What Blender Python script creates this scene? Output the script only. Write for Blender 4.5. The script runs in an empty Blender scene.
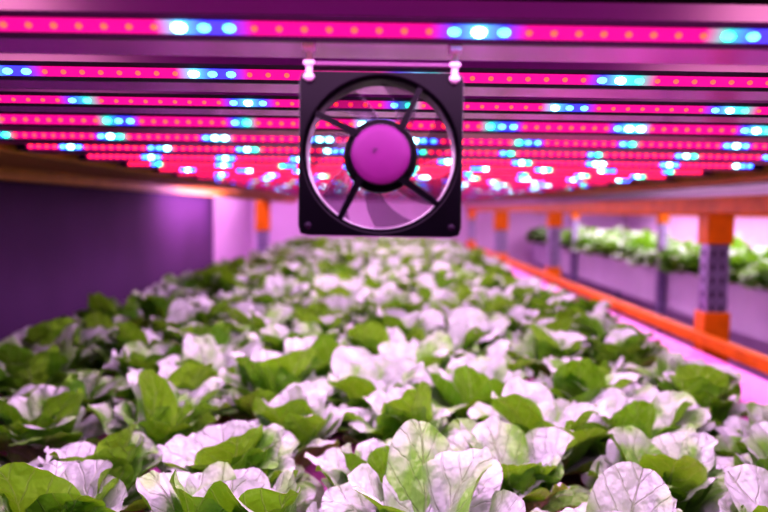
import bpy, bmesh, math, random
from mathutils import Vector, Matrix, noise
random.seed(7)
scene = bpy.context.scene
ZC = 1.35
COL = scene.collection
try:
    scene.view_settings.view_transform = 'Standard'
    scene.view_settings.look = 'High Contrast'
except Exception as e:
    print('LOOK', e)

# ------------------------------------------------------------ helpers
def mat(name, color, rough=0.5, metal=0.0, noise_amt=0.0, scale=8.0, bump=0.0, emis=None, estr=0.0, alpha=1.0, stretch=None, spec=0.5):
    m = bpy.data.materials.new(name); m.use_nodes = True
    nt = m.node_tree; b = nt.nodes['Principled BSDF']
    b.inputs['Roughness'].default_value = rough
    b.inputs['Specular IOR Level'].default_value = spec
    b.inputs['Metallic'].default_value = metal
    b.inputs['Alpha'].default_value = alpha
    c = (*color, 1)
    b.inputs['Base Color'].default_value = c
    if noise_amt or bump:
        tc = nt.nodes.new('ShaderNodeTexCoord')
        mp = nt.nodes.new('ShaderNodeMapping')
        if stretch: mp.inputs['Scale'].default_value = stretch
        n = nt.nodes.new('ShaderNodeTexNoise'); n.inputs['Scale'].default_value = scale
        n.inputs['Detail'].default_value = 5
        nt.links.new(tc.outputs['Object'], mp.inputs[0]); nt.links.new(mp.outputs[0], n.inputs['Vector'])
        if noise_amt:
            r = nt.nodes.new('ShaderNodeValToRGB')
            r.color_ramp.elements[0].position = 0.3; r.color_ramp.elements[1].position = 0.7
            r.color_ramp.elements[0].color = (*[x*(1-noise_amt) for x in color], 1)
            r.color_ramp.elements[1].color = (*[min(1, x*(1+noise_amt)) for x in color], 1)
            nt.links.new(n.outputs[0], r.inputs[0]); nt.links.new(r.outputs[0], b.inputs['Base Color'])
        if bump:
            bp = nt.nodes.new('ShaderNodeBump'); bp.inputs['Strength'].default_value = bump
            bp.inputs['Distance'].default_value = 0.01
            nt.links.new(n.outputs[0], bp.inputs['Height']); nt.links.new(bp.outputs[0], b.inputs['Normal'])
    if emis:
        b.inputs['Emission Color'].default_value = (*emis, 1)
        b.inputs['Emission Strength'].default_value = estr
    return m

def mesh_obj(name, bm, mats, smooth=False, parent=None, link=True):
    me = bpy.data.meshes.new(name)
    bm.to_mesh(me); bm.free()
    for m in (mats if isinstance(mats, (list, tuple)) else [mats]): me.materials.append(m)
    if smooth:
        for p in me.polygons: p.use_smooth = True
    o = bpy.data.objects.new(name, me)
    if link: COL.objects.link(o)
    if parent: o.parent = parent
    return o

def add_box(bm, x0, x1, y0, y1, z0, z1, mi=0, bevel=0.0):
    r = bmesh.ops.create_cube(bm, size=1.0)
    vs = r['verts']
    for v in vs:
        v.co = Vector((x0+(v.co.x+.5)*(x1-x0), y0+(v.co.y+.5)*(y1-y0), z0+(v.co.z+.5)*(z1-z0)))
    fs = set(f for v in vs for f in v.link_faces)
    for f in fs: f.material_index = mi
    if bevel:
        es = list(set(e for v in vs for e in v.link_edges))
        rr = bmesh.ops.bevel(bm, geom=es, offset=bevel, segments=2, affect='EDGES', profile=0.6)
        for f in rr['faces']: f.material_index = mi

def tag(o, label, cat, group=None, kind=None):
    o['label'] = label; o['category'] = cat
    if group: o['group'] = group
    if kind: o['kind'] = kind

def structure(name, x0, x1, y0, y1, z0, z1, m, label):
    bm = bmesh.new(); add_box(bm, x0, x1, y0, y1, z0, z1)
    o = mesh_obj(name, bm, m); tag(o, label, name.split('_')[0], kind='structure'); return o

# ------------------------------------------------------------ materials
M_wall_dark = mat('dark_violet_panel', (0.078, 0.034, 0.105), 0.9, noise_amt=0.12, scale=3, bump=0.03)
M_wall_pale = mat('pale_lilac_wall', (0.72, 0.50, 0.74), 0.8, noise_amt=0.06, scale=3)
M_floor = mat('violet_floor', (0.16, 0.09, 0.20), 0.5, noise_amt=0.2, scale=4)
M_ceiling = mat('ceiling_paint', (0.2, 0.14, 0.22), 0.8, noise_amt=0.1)
M_shelf = mat('shelf_underside', (0.05, 0.022, 0.025), 0.32, metal=0.3, noise_amt=0.2, scale=6, bump=0.05)
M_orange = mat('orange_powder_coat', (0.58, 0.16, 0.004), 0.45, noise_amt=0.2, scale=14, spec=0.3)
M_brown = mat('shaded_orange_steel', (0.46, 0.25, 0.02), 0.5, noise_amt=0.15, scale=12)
M_steel = mat('galvanised_steel', (0.36, 0.30, 0.48), 0.35, metal=0.6, noise_amt=0.15, scale=25)
M_hole = mat('post_slot', (0.07, 0.04, 0.09), 0.8)
M_tray = mat('pink_lit_tray_plastic', (0.86, 0.22, 0.70), 0.4, noise_amt=0.05, scale=6)  # white tray with the pink grow light put into its base colour
M_gutter = mat('lilac_gutter_plastic', (0.70, 0.62, 0.78), 0.5, noise_amt=0.06, scale=5)
M_bar = mat('aluminium_bar', (0.03, 0.010, 0.04), 0.25, metal=0.2, noise_amt=0.08, scale=15)
M_refl = mat('reflector_lip', (0.40, 0.07, 0.46), 0.2, metal=0.3)
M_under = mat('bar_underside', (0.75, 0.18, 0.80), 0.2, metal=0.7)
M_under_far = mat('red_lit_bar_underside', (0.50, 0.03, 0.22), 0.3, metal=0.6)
M_black = mat('black_fan_plastic', (0.003, 0.0015, 0.005), 0.30, noise_amt=0.2, scale=60, spec=0.22)
M_duct = mat('dark_duct', (0.014, 0.004, 0.020), 0.45, spec=0.25)
M_label = mat('magenta_label', (0.15, 0.017, 0.135), 0.5, noise_amt=0.05, scale=80, spec=0.3)
M_ink = mat('label_ink', (0.04, 0.006, 0.05), 0.5)
M_clip = mat('white_clip_plastic', (0.66, 0.46, 0.62), 0.4)
M_cross = mat('pink_lit_crossbar_plastic', (0.20, 0.07, 0.18), 0.45)
M_blade = mat('smoked_clear_blade', (0.05, 0.015, 0.07), 0.25, alpha=0.32)
def emat(name, c, s): return mat(name, (0.02, 0.02, 0.02), 0.4, emis=c, estr=s)
M_red = emat('red_diode', (1.0, 0.030, 0.02), 6.0)
M_blue = emat('blue_diode', (0.03, 0.14, 1.0), 12.0)
M_cyan = emat('cyan_white_diode', (0.30, 1.0, 1.0), 14.0)
M_green = emat('green_diode', (0.04, 1.0, 0.50), 7.0)
M_tape = bpy.data.materials.new('glowing_led_tape'); M_tape.use_nodes = True
nt = M_tape.node_tree; b = nt.nodes['Principled BSDF']
at = nt.nodes.new('ShaderNodeAttribute'); at.attribute_name = 'glow'
nt.links.new(at.outputs['Color'], b.inputs['Emission Color'])
b.inputs['Emission Strength'].default_value = 1.0
b.inputs['Base Color'].default_value = (0.05, 0.01, 0.03, 1)

def leaf_mat():
    m = bpy.data.materials.new('lettuce_leaf'); m.use_nodes = True
    nt = m.node_tree; N = nt.nodes; L = nt.links
    b = N['Principled BSDF']
    uv = N.new('ShaderNodeUVMap'); uv.uv_map = 'UVMap'
    sep = N.new('ShaderNodeSeparateXYZ'); L.new(uv.outputs[0], sep.inputs[0])
    def mth(op, a, bb=None, c=None):
        n = N.new('ShaderNodeMath'); n.operation = op
        for i, v in enumerate((a, bb, c)):
            if v is None: continue
            if isinstance(v, (int, float)): n.inputs[i].default_value = v
            else: L.new(v, n.inputs[i])
        return n.outputs[0]
    a = mth('ABSOLUTE', mth('SUBTRACT', sep.outputs[0], 0.5))
    tc = N.new('ShaderNodeTexCoord')
    nz = N.new('ShaderNodeTexNoise'); nz.inputs['Scale'].default_value = 65; nz.inputs['Detail'].default_value = 2
    L.new(tc.outputs['Object'], nz.inputs['Vector'])
    nb = N.new('ShaderNodeTexNoise'); nb.inputs['Scale'].default_value = 24; nb.inputs['Detail'].default_value = 1.5
    L.new(tc.outputs['Object'], nb.inputs['Vector'])
    wid = mth('MULTIPLY_ADD', sep.outputs[1], -0.022, 0.032)
    rib = mth('MAXIMUM', mth('SUBTRACT', 1.0, mth('DIVIDE', a, wid)), 0.0)
    ph = mth('SUBTRACT', sep.outputs[1], mth('MULTIPLY', a, 0.8))
    ph = mth('ADD', ph, mth('MULTIPLY', nz.outputs[0], 0.07))
    vein = mth('ABSOLUTE', mth('SINE', mth('MULTIPLY', ph, 17.0)))
    vein = mth('MAXIMUM', mth('SUBTRACT', 1.0, mth('DIVIDE', vein, 0.22)), 0.0)
    v_all = mth('MINIMUM', mth('ADD', rib, mth('MULTIPLY', vein, 0.55)), 1.0)
    at = N.new('ShaderNodeAttribute'); at.attribute_name = 'tint'
    def mix(f, c1, c2):
        n = N.new('ShaderNodeMix'); n.data_type = 'RGBA'
        if isinstance(f, (int, float)): n.inputs[0].default_value = f
        else: L.new(f, n.inputs[0])
        for i, c in ((6, c1), (7, c2)):
            if isinstance(c, tuple): n.inputs[i].default_value = (*c, 1)
            else: L.new(c, n.inputs[i])
        return n.outputs[2]
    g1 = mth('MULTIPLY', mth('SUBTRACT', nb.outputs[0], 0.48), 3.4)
    g2 = mth('MULTIPLY', mth('SUBTRACT', 0.74, sep.outputs[1]), 1.3)  # paler towards the tip, as if lit; greener at the base
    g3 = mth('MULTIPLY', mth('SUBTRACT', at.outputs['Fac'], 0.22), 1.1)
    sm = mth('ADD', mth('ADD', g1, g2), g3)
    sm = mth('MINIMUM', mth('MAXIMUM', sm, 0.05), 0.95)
    lit_topc = mix(sm, (0.375, 0.43, 0.40), (0.14, 0.35, 0.04))  # lilac highlights of lit leaf tops are painted into the upper-side colour
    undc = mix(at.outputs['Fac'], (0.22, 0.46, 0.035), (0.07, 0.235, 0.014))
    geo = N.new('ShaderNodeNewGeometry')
    base = mix(geo.outputs['Backfacing'], lit_topc, undc)
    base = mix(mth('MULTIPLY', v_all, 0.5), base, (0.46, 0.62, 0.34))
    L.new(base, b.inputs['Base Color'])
    b.inputs['Roughness'].default_value = 0.36
    b.inputs['Specular IOR Level'].default_value = 0.6
    bp = N.new('ShaderNodeBump'); bp.inputs['Strength'].default_value = 0.9; bp.inputs['Distance'].default_value = 0.007
    h = mth('ADD', nz.outputs[0], mth('MULTIPLY', v_all, -0.35))
    L.new(h, bp.inputs['Height']); L.new(bp.outputs[0], b.inputs['Normal'])
    tr = N.new('ShaderNodeBsdfTranslucent')
    L.new(mix(0.6, base, (0.30, 0.62, 0.015)), tr.inputs[0])
    ms = N.new('ShaderNodeMixShader'); ms.inputs[0].default_value = 0.20
    L.new(b.outputs[0], ms.inputs[1]); L.new(tr.outputs[0], ms.inputs[2])
    L.new(ms.outputs[0], N['Material Output'].inputs[0])
    return m
M_leaf = leaf_mat()

# ------------------------------------------------------------ lettuce
def lettuce_mesh(seed, NT=18, NS=14):
    rnd = random.Random(seed)
    verts, faces, uvs, tints = [], [], [], []
    def leaf(az, r0, z0, L, W, e0, bend, cup, ruf, tint, twist):
        base_i = len(verts)
        off = Vector((rnd.random()*9, rnd.random()*9, rnd.random()*9))
        r, z = r0, z0
        steps = 60; prof = [(r, z, e0)]
        for i in range(steps):
            t = (i+1)/steps
            e = e0 - bend*(t**1.8)
            r += math.cos(e)*L/steps; z += math.sin(e)*L/steps
            prof.append((r, z, e))
        ca, sa = math.cos(az), math.sin(az)
        ph = rnd.random()*6.28; k = rnd.uniform(6, 11)
        for i in range(NT):
            for j in range(NS+1):
                s = j/NS*2-1
                tt = math.sin(i/(NT-1)*math.pi/2)**0.85
                t = max(0, min(1, tt))
                idx = t*steps; ii = min(int(idx), steps-1); fr = idx-ii
                r = prof[ii][0]*(1-fr)+prof[ii+1][0]*fr; z = prof[ii][1]*(1-fr)+prof[ii+1][1]*fr; e = prof[ii][2]
                if tt < 0.55: w = 0.22+0.78*math.sin(math.pi/2*tt/0.55)
                else: w = math.sqrt(max(0, 1-0.992*((tt-0.55)/0.45)**2.5))
                wn = w
                w *= W/2
                nrm = Vector((-math.sin(e), 0, math.cos(e)))
                sx = s*wn
                edge = abs(s)**2.4*min(1, tt*1.6)*wn + max(0, tt-0.80)*1.8
                rr = ruf*edge*math.sin(ph + k*tt + sx*4.0)
                g = min(1, tt*2)
                nn = noise.noise(Vector((sx*1.0, tt*1.4, 0))+off)*0.014*g
                n2 = noise.noise(Vector((sx*3.0, tt*3.6, 3))+off)*0.0068*g
                n3 = noise.noise(Vector((sx*6.5, tt*7.5, 5))+off)*0.0022*g
                crease = -0.004*math.exp(-(sx/0.12)**2)*(1-tt*0.7)
                cc = cup*(sx*sx - 0.25*abs(sx)**4)*W/2
                p = Vector((r, 0, z)) + Vector((0, 1, 0))*(s*w*(1-0.15*abs(cup)*sx*sx)) + nrm*(cc + rr + nn + n2 + n3 + crease + twist*s*w*tt)
                x, y = p.x, p.y
                verts.append((x*ca-y*sa, x*sa+y*ca, max(p.z, 0.004)))
                uvs.append((0.5+sx*0.5, t)); tints.append(tint)
        for i in range(NT-1):
            for j in range(NS):
                a = base_i+i*(NS+1)+j
                faces.append((a, a+(NS+1), a+NS+2, a+1))
    az = rnd.random()*6.28
    rings = [(7, 0.014, 0.088, 0.122, 0.086, 18, 52, 8, 52, 0.0, 0.42),
             (8, 0.010, 0.088, 0.136, 0.084, 42, 78, 12, 80, 0.08, 0.50),
             (5, 0.007, 0.078, 0.128, 0.078, 60, 88, 8, 78, 0.15, 0.60)]
    for n, r0, L0, L1, W, ea, eb, ba, bb, c0, c1 in rings:
        for i in range(n):
            az += 6.283/n + rnd.uniform(-.4, .4)
            leaf(az, r0, 0.010, rnd.uniform(L0, L1), W*rnd.uniform(0.82, 1.26), math.radians(rnd.uniform(ea, eb)),
                 math.radians(rnd.uniform(ba, bb)), rnd.uniform(c0, c1), rnd.uniform(0.002, 0.0075), rnd.random(), rnd.uniform(-.2, .2))
        az += 0.5
    me = bpy.data.meshes.new('lettuce')
    me.from_pydata(verts, [], faces)
    uvl = me.uv_layers.new(name='UVMap')
    ta = me.attributes.new('tint', 'FLOAT', 'POINT')
    for i, t in enumerate(tints): ta.data[i].value = t
    for lp in me.loops: uvl.data[lp.index].uv = uvs[lp.vertex_index]
    for p in me.polygons: p.use_smooth = True
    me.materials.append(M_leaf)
    me.update()
    return me
variants = [lettuce_mesh(s) for s in range(60, 74)]
TRAY_Z = ZC-0.385
def put_lettuce(x, y, z, s, label, group):
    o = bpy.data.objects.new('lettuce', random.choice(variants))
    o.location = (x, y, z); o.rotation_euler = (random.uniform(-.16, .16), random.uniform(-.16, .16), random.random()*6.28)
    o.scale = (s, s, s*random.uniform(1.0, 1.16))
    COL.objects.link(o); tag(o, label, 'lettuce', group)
for r in range(38):
    for c in range(8):
        x = -0.68+c*0.176+random.uniform(-.02, .02)+(0.025 if r % 2 else -0.025)
        y = 0.52+r*0.182+random.uniform(-.025, .025)
        s = random.uniform(0.92, 1.16)
        put_lettuce(x, y, TRAY_Z, s, 'leafy green butterhead lettuce growing on the white tray', 'lettuces on the lit growing tray')

# ------------------------------------------------------------ growing tray
bm = bmesh.new()
add_box(bm, -0.82, 0.80, -0.2, 8.2, TRAY_Z-0.03, TRAY_Z-0.002, 0)
tray = mesh_obj('growing_tray', bm, M_tray); tag(tray, 'long white plastic growing tray under the lettuces', 'tray')
bm = bmesh.new()
add_box(bm, 0.71, 0.865, -0.2, 8.2, TRAY_Z-0.05, TRAY_Z+0.020, 0, 0.006)
mesh_obj('rim', bm, M_tray, parent=tray)
bm = bmesh.new()
add_box(bm, -0.865, -0.82, -0.2, 8.2, TRAY_Z-0.05, TRAY_Z+0.02, 0, 0.006)
mesh_obj('rim', bm, M_tray, parent=tray)
for x in (-0.7, 0.7):
    for y in (0.4, 4.2, 7.8):
        bm = bmesh.new(); add_box(bm, x-0.02, x+0.02, y-0.02, y+0.02, 0, TRAY_Z-0.03)
        mesh_obj('leg', bm, M_steel, parent=tray)

# ------------------------------------------------------------ shelf above
bm = bmesh.new()
add_box(bm, -0.93, 0.93, -0.3, 8.2, ZC+0.135, ZC+0.155)
shelf = mesh_obj('shelf_panel', bm, M_shelf); tag(shelf, 'dark brown metal shelf underside carrying the light bars', 'shelf')
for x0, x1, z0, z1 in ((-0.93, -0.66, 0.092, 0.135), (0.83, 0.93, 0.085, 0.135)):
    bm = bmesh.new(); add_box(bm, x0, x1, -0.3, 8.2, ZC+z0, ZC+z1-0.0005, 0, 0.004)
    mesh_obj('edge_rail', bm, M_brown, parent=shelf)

# ------------------------------------------------------------ LED bars
X0, X1 = -0.62, 0.79
def bar_meshes(seed, offs=None, big=1.0):
    rnd = random.Random(seed)
    dp = 0.036 if big == 1.0 else 0.060
    q0 = 0.012*big
    prof = [(-0.022, 0.034), (-0.026, max(0.021, q0+0.006)), (-0.024, q0), (-0.012, 0.0), (-0.008, 0.0), (dp, 0.0), (dp+0.006, 0.006), (dp+0.006, 0.034)]
    bm = bmesh.new()
    a = [bm.verts.new((X0-0.02, y, z)) for y, z in prof]; c = [bm.verts.new((X1+0.02, y, z)) for y, z in prof]
    n = len(prof)
    for i in range(n):
        f = bm.faces.new((a[i], a[(i+1) % n], c[(i+1) % n], c[i]))
        f.material_index = {1: 1, 4: 2}.get(i, 0)
    bm.faces.new(a[::-1]); bm.faces.new(c)
    bmesh.ops.recalc_face_normals(bm, faces=bm.faces)
    body = bpy.data.meshes.new('led_light_bar'); bm.to_mesh(body); bm.free()
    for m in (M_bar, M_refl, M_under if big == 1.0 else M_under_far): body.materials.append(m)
    p0 = Vector((0, -0.024, q0)); p1 = Vector((0, -0.012, 0.0))
    d = (p1-p0).normalized(); nr = Vector((0, -abs(d.z), -abs(d.y))).normalized(); mid = (p0+p1)/2
    sp = 0.0142; N = int((X1-X0)/sp)
    period = 11
    if offs is None: offs = rnd.randrange(period)
    kinds = []
    seqs = (['b', 'b', 'c'], ['b', 'c', 'g'], ['c', 'b', 'b'], ['g', 'b', 'b'], ['b', 'c', 'b'], ['b', 'g', 'r'], ['b', 'c', 'c'])
    cur = rnd.choice(seqs)
    for i in range(N):
        q = (i+offs) % period
        if q == period-1: cur = rnd.choice(seqs)
        kinds.append(cur[q] if q < 3 else 'r')
    tv, tf, tcs = [], [], []
    hw = 0.0047*(big**1.2)
    colr = {'r': (0.78, 0.002, 0.28), 'b': (0.08, 0.08, 1.1), 'c': (0.12, 0.70, 1.2), 'g': (0.04, 0.65, 0.60)}
    sub = 4
    for i in range(N*sub+1):
        x = X0+i*sp/sub
        pos = i/sub-0.5; j0 = math.floor(pos); fr = pos-j0
        ka = kinds[min(max(j0, 0), N-1)]; kb = kinds[min(max(j0+1, 0), N-1)]
        cc = [colr[ka][m]*(1-fr)+colr[kb][m]*fr for m in range(3)]
        for k in (-1, 1):
            v = mid+d*(k*hw)+nr*0.0008; tv.append((x, v.y, v.z)); tcs.append((*cc, 1))
    for i in range(N*sub): tf.append((2*i, 2*i+2, 2*i+3, 2*i+1))
    tape = bpy.data.meshes.new('led_tape'); tape.from_pydata(tv, [], tf)
    ca = tape.color_attributes.new('glow', 'FLOAT_COLOR', 'POINT')
    for i, cc in enumerate(tcs): ca.data[i].color = cc
    tape.materials.append(M_tape)
    bm = bmesh.new()
    for i, kd in enumerate(kinds):
        rad = {'r': 0.0020, 'b': 0.0027, 'c': 0.0031, 'g': 0.0027}[kd]
        if big != 1.0: rad *= 1.45 if kd == 'r' else 1.3
        ex = 1.1 if kd == 'r' else 1.45
        r = bmesh.ops.create_uvsphere(bm, u_segments=10, v_segments=6, radius=rad)
        ctr = mid+nr*0.0012
        for v in r['verts']:
            v.co = Vector((v.co.x*ex+X0+(i+.5)*sp, v.co.y+ctr.y, v.co.z+ctr.z))
        mi = {'r': 0, 'b': 1, 'c': 2, 'g': 3}[kd]
        for f in set(f for v in r['verts'] for f in v.link_faces): f.material_index = mi; f.smooth = True
    di = bpy.data.meshes.new('diodes'); bm.to_mesh(di); bm.free()
    for m in (M_red, M_blue, M_cyan, M_green): di.materials.append(m)
    return body, tape, di
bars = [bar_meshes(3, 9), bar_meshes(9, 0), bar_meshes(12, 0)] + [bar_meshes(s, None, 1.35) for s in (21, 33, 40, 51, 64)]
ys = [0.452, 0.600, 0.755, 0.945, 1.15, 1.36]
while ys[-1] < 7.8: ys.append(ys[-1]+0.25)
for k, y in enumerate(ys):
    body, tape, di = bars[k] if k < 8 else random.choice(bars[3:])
    o = bpy.data.objects.new('led_light_bar', body); COL.objects.link(o)
    o.location = (0 if k < 3 else random.uniform(-.012, .012), y, ZC+0.0965)
    tag(o, 'glowing pink LED light bar with red, blue and cyan diodes', 'light', 'LED light bars under the shelf')
    t = bpy.data.objects.new('led_tape', tape); t.parent = o; COL.objects.link(t)
    dd = bpy.data.objects.new('diodes', di); dd.parent = o; dd['kind'] = 'stuff'; COL.objects.link(dd)
for x in (-0.5, 0.62):
    bm = bmesh.new(); add_box(bm, x-0.012, x+0.012, 0.3, 8.0, ZC+0.1300, ZC+0.1355)
    mesh_obj('hanger_rail', bm, M_shelf, parent=shelf)

# ------------------------------------------------------------ fan
FS = 0.0575; FD = 0.032; FSC = 0.850
fan = bpy.data.objects.new('ventilation_fan', None); COL.objects.link(fan)
fan.location = (-0.0005, 0.450, ZC+0.0330); fan.scale = (FSC, FSC, FSC); fan.empty_display_size = 0.03
tag(fan, 'square black plastic axial fan hanging from a light bar', 'fan')
def sq(th, half, rc):
    c, s = math.cos(th), math.sin(th)
    lo, hi = half*0.8, half*1.5
    for _ in range(30):
        m = (lo+hi)/2; x, y = abs(c*m), abs(s*m)
        qx, qy = max(x-(half-rc), 0), max(y-(half-rc), 0)
        inside = (math.hypot(qx, qy) <= rc) if (qx > 0 and qy > 0) else (x <= half and y <= half)
        if inside: lo = m
        else: hi = m
    return c*lo, s*lo
NSG = 96; RI = 0.0530
def ring_plate(bm, y0, y1, ri0, ri1, outer, mi=0):
    loops = []
    for (rr, y) in ((ri0, y0), (None, y0), (None, y1), (ri1, y1)):
        l = []
        for i in range(NSG):
            th = 2*math.pi*i/NSG
            if rr is None: x, z = outer(th)
            else: x, z = math.cos(th)*rr, math.sin(th)*rr
            l.append(bm.verts.new((x, y, z)))
        loops.append(l)
    for a in range(4):
        A, B = loops[a], loops[(a+1) % 4]
        for i in range(NSG):
            f = bm.faces.new((A[i], A[(i+1) % NSG], B[(i+1) % NSG], B[i])); f.material_index = mi
bm = bmesh.new()
outer = lambda th: sq(th, FS, 0.005)
ring_plate(bm, 0.0, 0.004, RI+0.0018, RI, outer)
ring_plate(bm, FD-0.004, FD, RI, RI+0.0018, outer)
circ = lambda th: (math.cos(th)*0.0550, math.sin(th)*0.0550)
ring_plate(bm, 0.0035, FD-0.0035, RI, RI, circ)
for sx in (-1, 1):
    for sz in (-1, 1):
        r = bmesh.ops.create_cone(bm, cap_ends=True, segments=16, radius1=0.004, radius2=0.004, depth=FD-0.006)
        for v in r['verts']:
            v.co = Vector((v.co.x+sx*0.0505, v.co.z+FD/2, v.co.y+sz*0.0505))
bmesh.ops.recalc_face_normals(bm, faces=bm.faces)
frame = mesh_obj('frame', bm, M_black, parent=fan)
bv = frame.modifiers.new('bev', 'BEVEL'); bv.width = 0.0010; bv.segments = 3; bv.limit_method = 'ANGLE'
bm = bmesh.new()
la, lb = [], []
for i in range(NSG):
    th = 2*math.pi*i/NSG
    la.append(bm.verts.new((math.cos(th)*(RI-0.0004), 0.002, math.sin(th)*(RI-0.0004))))
    lb.append(bm.verts.new((math.cos(th)*(RI-0.0004), FD-0.001, math.sin(th)*(RI-0.0004))))
for i in range(NSG): bm.faces.new((la[i], la[(i+1) % NSG], lb[(i+1) % NSG], lb[i]))
mesh_obj('duct', bm, M_duct, smooth=True, parent=fan)
for sx in (-1, 1):
    for sz in (-1, 1):
        bm = bmesh.new()
        r = bmesh.ops.create_uvsphere(bm, u_segments=14, v_segments=8, radius=0.0026)
        for v in bm.verts: v.co = Vector((v.co.x+sx*0.0505, min(v.co.y, 0)*0.5, v.co.z+sz*0.0505))
        add_box(bm, sx*0.0505-0.002, sx*0.0505+0.002, -0.0017, -0.0012, sz*0.0505-0.0004, sz*0.0505+0.0004)
        mesh_obj('screw', bm, M_duct, smooth=True, parent=fan)
def cyl(bm, r0, r1, y0, y1, seg=48, cx=0, cz=0):
    r = bmesh.ops.create_cone(bm, cap_ends=True, segments=seg, radius1=r0, radius2=r1, depth=1)
    for v in r['verts']:
        v.co = Vector((v.co.x+cx, y0+(v.co.z+.5)*(y1-y0), v.co.y+cz))
bm = bmesh.new(); cyl(bm, 0.0212, 0.0220, 0.0005, 0.006)
bmesh.ops.recalc_face_normals(bm, faces=bm.faces)
motor = mesh_obj('motor_housing', bm, M_black, parent=fan)
bv = motor.modifiers.new('bev', 'BEVEL'); bv.width = 0.001; bv.segments = 2; bv.limit_method = 'ANGLE'
bm = bmesh.new()
rings_ = []
for i, (rr, yy) in enumerate(((0.0209, 0.0006), (0.0200, -0.0012), (0.015, -0.0028), (0.008, -0.0038), (0.001, -0.0040))):
    rings_.append([bm.verts.new((math.cos(2*math.pi*j/64)*rr, yy, math.sin(2*math.pi*j/64)*rr)) for j in range(64)])
for a in range(4):
    for j in range(64): bm.faces.new((rings_[a][j], rings_[a][(j+1) % 64], rings_[a+1][(j+1) % 64], rings_[a+1][j]))
bm.faces.new(rings_[4])
bmesh.ops.recalc_face_normals(bm, faces=bm.faces)
lab = mesh_obj('label_disc', bm, M_label, parent=motor, smooth=True); lab['label'] = 'round magenta-lit motor label'
bm = bmesh.new()
for dx, dz, w in ((-0.0055, 0.003, 0.0035), (-0.006, 0.0012, 0.0025)):
    add_box(bm, dx, dx+w, -0.0043, -0.0035, dz, dz+0.0007)
mesh_obj('print', bm, M_ink, parent=lab)
for ang in (50, 138, 228, 310):
    bm = bmesh.new()
    a = math.radians(ang); b2 = a+math.radians(10)
    p = Vector((math.cos(a)*0.020, 0, math.sin(a)*0.020)); q = Vector((math.cos(b2)*(RI+0.001), 0, math.sin(b2)*(RI+0.001)))
    d = (q-p).normalized(); s = Vector((-d.z, 0, d.x))
    vv = []
    for y in (0.001, 0.006):
        for pt, w in ((p, 0.0027), (q, 0.0020)):
            for k in (-1, 1): vv.append(bm.verts.new((pt.x+s.x*w*k, y, pt.z+s.z*w*k)))
    for f in ((0, 1, 3, 2), (4, 6, 7, 5), (0, 2, 6, 4), (1, 5, 7, 3), (0, 4, 5, 1), (2, 3, 7, 6)):
        bm.faces.new([vv[i] for i in f])
    bmesh.ops.recalc_face_normals(bm, faces=bm.faces)
    mesh_obj('strut', bm, M_black, parent=fan)
bm = bmesh.new(); cyl(bm, 0.0266, 0.0270, 0.0120, 0.0300, 56)
bmesh.ops.recalc_face_normals(bm, faces=bm.faces)
imp = mesh_obj('impeller', bm, M_black, parent=fan)
bv = imp.modifiers.new('bev', 'BEVEL'); bv.width = 0.0015; bv.segments = 3; bv.limit_method = 'ANGLE'
bm = bmesh.new(); cyl(bm, 0.018, 0.018, 0.0055, 0.0125, 32)
bmesh.ops.recalc_face_normals(bm, faces=bm.faces)
mesh_obj('shaft', bm, M_black, parent=imp)
for i in range(7):
    bm = bmesh.new()
    g = []
    for a in range(9):
        row = []
        u = a/8
        r = 0.0263+u*(0.0518-0.0263)
        span = math.radians(24+6*u)
        for c in range(7):
            v = c/6
            th = 2*math.pi*i/7 + (v-.5)*span + u*0.42
            y = 0.0290-v*0.0150 + 0.0015*math.sin(v*math.pi)
            row.append(bm.verts.new((math.cos(th)*r, y, math.sin(th)*r)))
        g.append(row)
    for a in range(8):
        for c in range(6): bm.faces.new((g[a][c], g[a+1][c], g[a+1][c+1], g[a][c+1]))
    o = mesh_obj('blade', bm, M_blade, smooth=True, parent=imp)
    sm = o.modifiers.new('sol', 'SOLIDIFY'); sm.thickness = 0.0008
HT = (0.0965-0.0330)/FSC
for sx in (-1, 1):
    bm = bmesh.new()
    x = sx*0.0505
    # clip strap passes in front of the bar's lower edge and hooks under it
    add_box(bm, x-0.0022, x+0.0022, -0.0035, -0.0005, 0.050, HT, 0, 0.0008)
    add_box(bm, x-0.0038, x+0.0038, -0.005, 0.000, 0.0605, 0.0640, 0, 0.001)
    add_box(bm, x-0.0040, x+0.0040, -0.0095, 0.006, HT-0.0040, HT, 0, 0.0006)
    add_box(bm, x-0.0036, x+0.0036, -0.005, -0.0003, 0.051, 0.0545, 0, 0.001)
    mesh_obj('hook', bm, M_clip, parent=fan)
bm = bmesh.new()
add_box(bm, -0.0475, 0.0475, -0.003, 0.0015, 0.0608, 0.0630, 0, 0.0006)
mesh_obj('crossbar', bm, M_cross, parent=fan)

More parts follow.
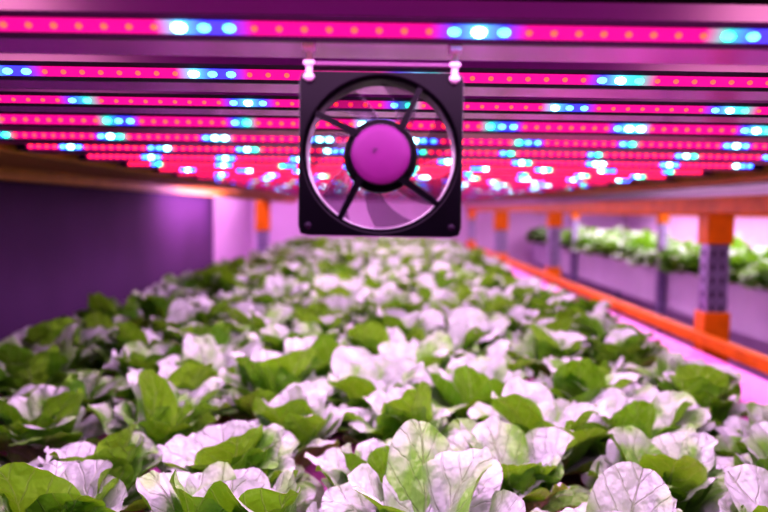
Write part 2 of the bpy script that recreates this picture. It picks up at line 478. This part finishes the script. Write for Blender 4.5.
# ------------------------------------------------------------ rack uprights and beams
def upright(x, y, z0=0.0, z1=ZC+0.052, w=0.032, conn=(), label='perforated galvanised steel rack post with orange connectors', face=-1, group='rack posts'):
    bm = bmesh.new()
    add_box(bm, -w, w, -0.028, 0.028, 0, z1-z0, 0, 0.004)
    o = mesh_obj('rack_post', bm, M_steel); o.location = (x, y, z0)
    tag(o, label, 'post', group)
    bm = bmesh.new()
    zz = 0.03
    while zz < z1-z0-0.03:
        if z0+zz > ZC-0.6:
            for dx in (-w*0.5, w*0.35):
                add_box(bm, dx-0.004, dx+0.004, -0.0295, -0.0275, zz, zz+0.016)
            add_box(bm, -w-0.0012, -w+0.0005, -0.007, 0.007, zz, zz+0.016) if face < 0 else add_box(bm, w-0.0005, w+0.0012, -0.007, 0.007, zz, zz+0.016)
        zz += 0.040
    s = mesh_obj('slots', bm, M_hole, parent=o); s['kind'] = 'stuff'
    for (ca, cb) in conn:
        bm = bmesh.new()
        add_box(bm, -w-0.006, w+0.006, -0.036, 0.036, ca-z0, cb-z0, 0, 0.003)
        mesh_obj('connector', bm, M_orange, parent=o)
    return o
PX = 0.985
upright(PX, 2.2, conn=((ZC-0.085, ZC+0.05), (ZC-0.47, ZC-0.285)))
for y in (4.25, 8.1):
    upright(PX, y, conn=((ZC-0.08, ZC+0.05), (ZC-0.47, ZC-0.31)))
upright(PX+0.01, 6.2, w=0.05, conn=((ZC-0.15, ZC+0.05), (ZC-0.47, ZC-0.34)))
upright(-0.955, 6.1, w=0.05, z1=ZC+0.13, conn=((ZC-0.18, ZC+0.06),), face=1)
def beam(x0, x1, z0, z1, y0, y1, m, label, nm='rack_beam'):
    bm = bmesh.new(); add_box(bm, x0, x1, y0, y1, z0, z1, 0, 0.005)
    o = mesh_obj(nm, bm, m); tag(o, label, 'beam'); return o
beam(0.925, 0.948, ZC+0.002, ZC+0.050, -0.2, 8.2, M_orange, 'orange steel beam carrying the upper shelf')
beam(0.925, 0.948, ZC-0.378, ZC-0.340, -0.2, 8.2, M_orange, 'orange steel beam beside the growing tray')
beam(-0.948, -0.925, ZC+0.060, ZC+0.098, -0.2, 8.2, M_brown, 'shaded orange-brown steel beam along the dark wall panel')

# ------------------------------------------------------------ neighbouring rack
NX = 1.9
bm = bmesh.new()
add_box(bm, NX, NX+0.03, 1.0, 9.3, ZC-0.62, ZC-0.36, 0, 0.004)
add_box(bm, NX+0.03, NX+0.9, 1.0, 9.3, ZC-0.42, ZC-0.39, 0)
g = mesh_obj('growing_gutter', bm, M_gutter); tag(g, 'pale lilac plastic gutter tray on the neighbouring rack', 'tray')
for y in (1.5, 5.0, 8.5):
    bm = bmesh.new(); add_box(bm, NX+0.80, NX+0.84, y-0.02, y+0.02, 0, ZC-0.42); mesh_obj('leg', bm, M_steel, parent=g)
for r in range(40):
    put_lettuce(NX+0.05+random.uniform(-.05, .04), 2.9+r*0.16, ZC-0.375, random.uniform(1.1, 1.6), 'green lettuce growing in the neighbouring rack gutter', 'lettuces on the neighbouring rack')
for r in range(28):
    put_lettuce(NX+0.36+random.uniform(-.04, .04), 3.1+r*0.21, ZC-0.37, random.uniform(1.3, 1.8), 'green lettuce growing in the neighbouring rack gutter', 'lettuces on the neighbouring rack')
for y in (3.2, 4.95, 7.2):
    upright(NX-0.035, y, w=0.025, conn=((ZC-0.06, ZC+0.04),), label='slim purple-grey steel post of the neighbouring rack', group='neighbouring rack posts')
beam(NX-0.008, NX+0.012, ZC-0.01, ZC+0.035, 1.0, 9.3, M_orange, 'orange steel beam of the neighbouring rack')
bm = bmesh.new(); add_box(bm, NX-0.01, NX+0.95, 1.0, 9.3, ZC+0.16, ZC+0.19)
s2 = mesh_obj('shelf_panel', bm, M_shelf); tag(s2, 'dark metal shelf above the neighbouring lettuces', 'shelf')

# ------------------------------------------------------------ room
structure('floor', -1.7, 3.2, -1.2, 9.6, -0.05, 0.0, M_floor, 'dark violet concrete floor of the grow room')
structure('ceiling', -1.7, 3.2, -1.2, 9.6, 2.6, 2.65, M_ceiling, 'plain painted ceiling of the grow room')
structure('wall_left', -1.7, -1.62, -1.2, 9.6, 0.0, 2.6, M_wall_pale, 'pale lilac painted wall behind the rack')
structure('wall_right', 3.12, 3.2, -1.2, 9.6, 0.0, 2.6, M_wall_pale, 'pale lilac painted wall beyond the second rack')
structure('wall_back', -1.62, 3.12, 9.52, 9.6, 0.0, 2.6, M_wall_pale, 'pale lilac end wall of the room')
bm = bmesh.new(); add_box(bm, -1.04, -1.0, -0.3, 4.5, 0.0, ZC+0.35)
pn = mesh_obj('side_panel', bm, M_wall_dark); tag(pn, 'dark violet side panel standing beside the lettuce bed', 'panel')

# ------------------------------------------------------------ lamps
def area(name, loc, rot, sx, sy, e, col):
    l = bpy.data.lights.new(name, 'AREA'); l.shape = 'RECTANGLE'; l.size = sx; l.size_y = sy; l.energy = e; l.color = col
    o = bpy.data.objects.new(name, l); o.location = loc; o.rotation_euler = rot; COL.objects.link(o); return o
for i in range(4):
    area('grow_light', (0.09, 1.0+i*2.0, ZC+0.088), (0, 0, 0), 1.0, 1.7, 27, (0.99, 0.53, 1.0))
for sx in (-1, 1):
    area('front_fill_light', (sx*0.75, -0.5, ZC-0.08), (math.radians(80), 0, math.radians(sx*25)), 0.3, 0.25, 1.5, (0.88, 1.0, 0.50))  # added fill from behind the camera, brings out green leaf sides
area('side_aisle_light', (1.4, 4.5, ZC+0.9), (0, 0, 0), 0.4, 7.0, 55, (1.0, 0.68, 0.86))
area('neighbour_light', (2.25, 5.0, ZC+0.13), (0, 0, 0), 0.8, 7.0, 115, (1.0, 0.74, 1.0))
area('wall_wash_light', (-1.35, 6.5, ZC+0.8), (0, 0, 0), 0.3, 4.0, 70, (1.0, 0.62, 1.0))
area('panel_fill_light', (-0.80, 3.9, ZC+0.03), (0, math.radians(90), 0), 0.1, 1.0, 4.5, (0.95, 0.40, 1.0))  # added lamp, lightens the far end of the dark panel
area('end_light', (0.0, 8.9, ZC+0.7), (0, 0, 0), 3.0, 0.6, 4, (0.95, 0.30, 0.75))

w = bpy.data.worlds.new('World'); scene.world = w; w.use_nodes = True
w.node_tree.nodes['Background'].inputs[0].default_value = (0.4, 0.15, 0.6, 1)
w.node_tree.nodes['Background'].inputs[1].default_value = 0.015

# ------------------------------------------------------------ camera
cd = bpy.data.cameras.new('camera'); cd.sensor_width = 36; cd.lens = 750/768*36
cam = bpy.data.objects.new('camera', cd); COL.objects.link(cam)
R = Matrix.Rotation(math.radians(-0.3), 4, 'Z') @ Matrix.Rotation(math.radians(90-3.51), 4, 'X') @ Matrix.Rotation(math.radians(0.85), 4, 'Z')
cam.matrix_world = Matrix.Translation((0, 0, ZC)) @ R
cd.clip_start = 0.02
cd.dof.use_dof = True; cd.dof.focus_distance = 0.62; cd.dof.aperture_fstop = 4.5
scene.camera = cam
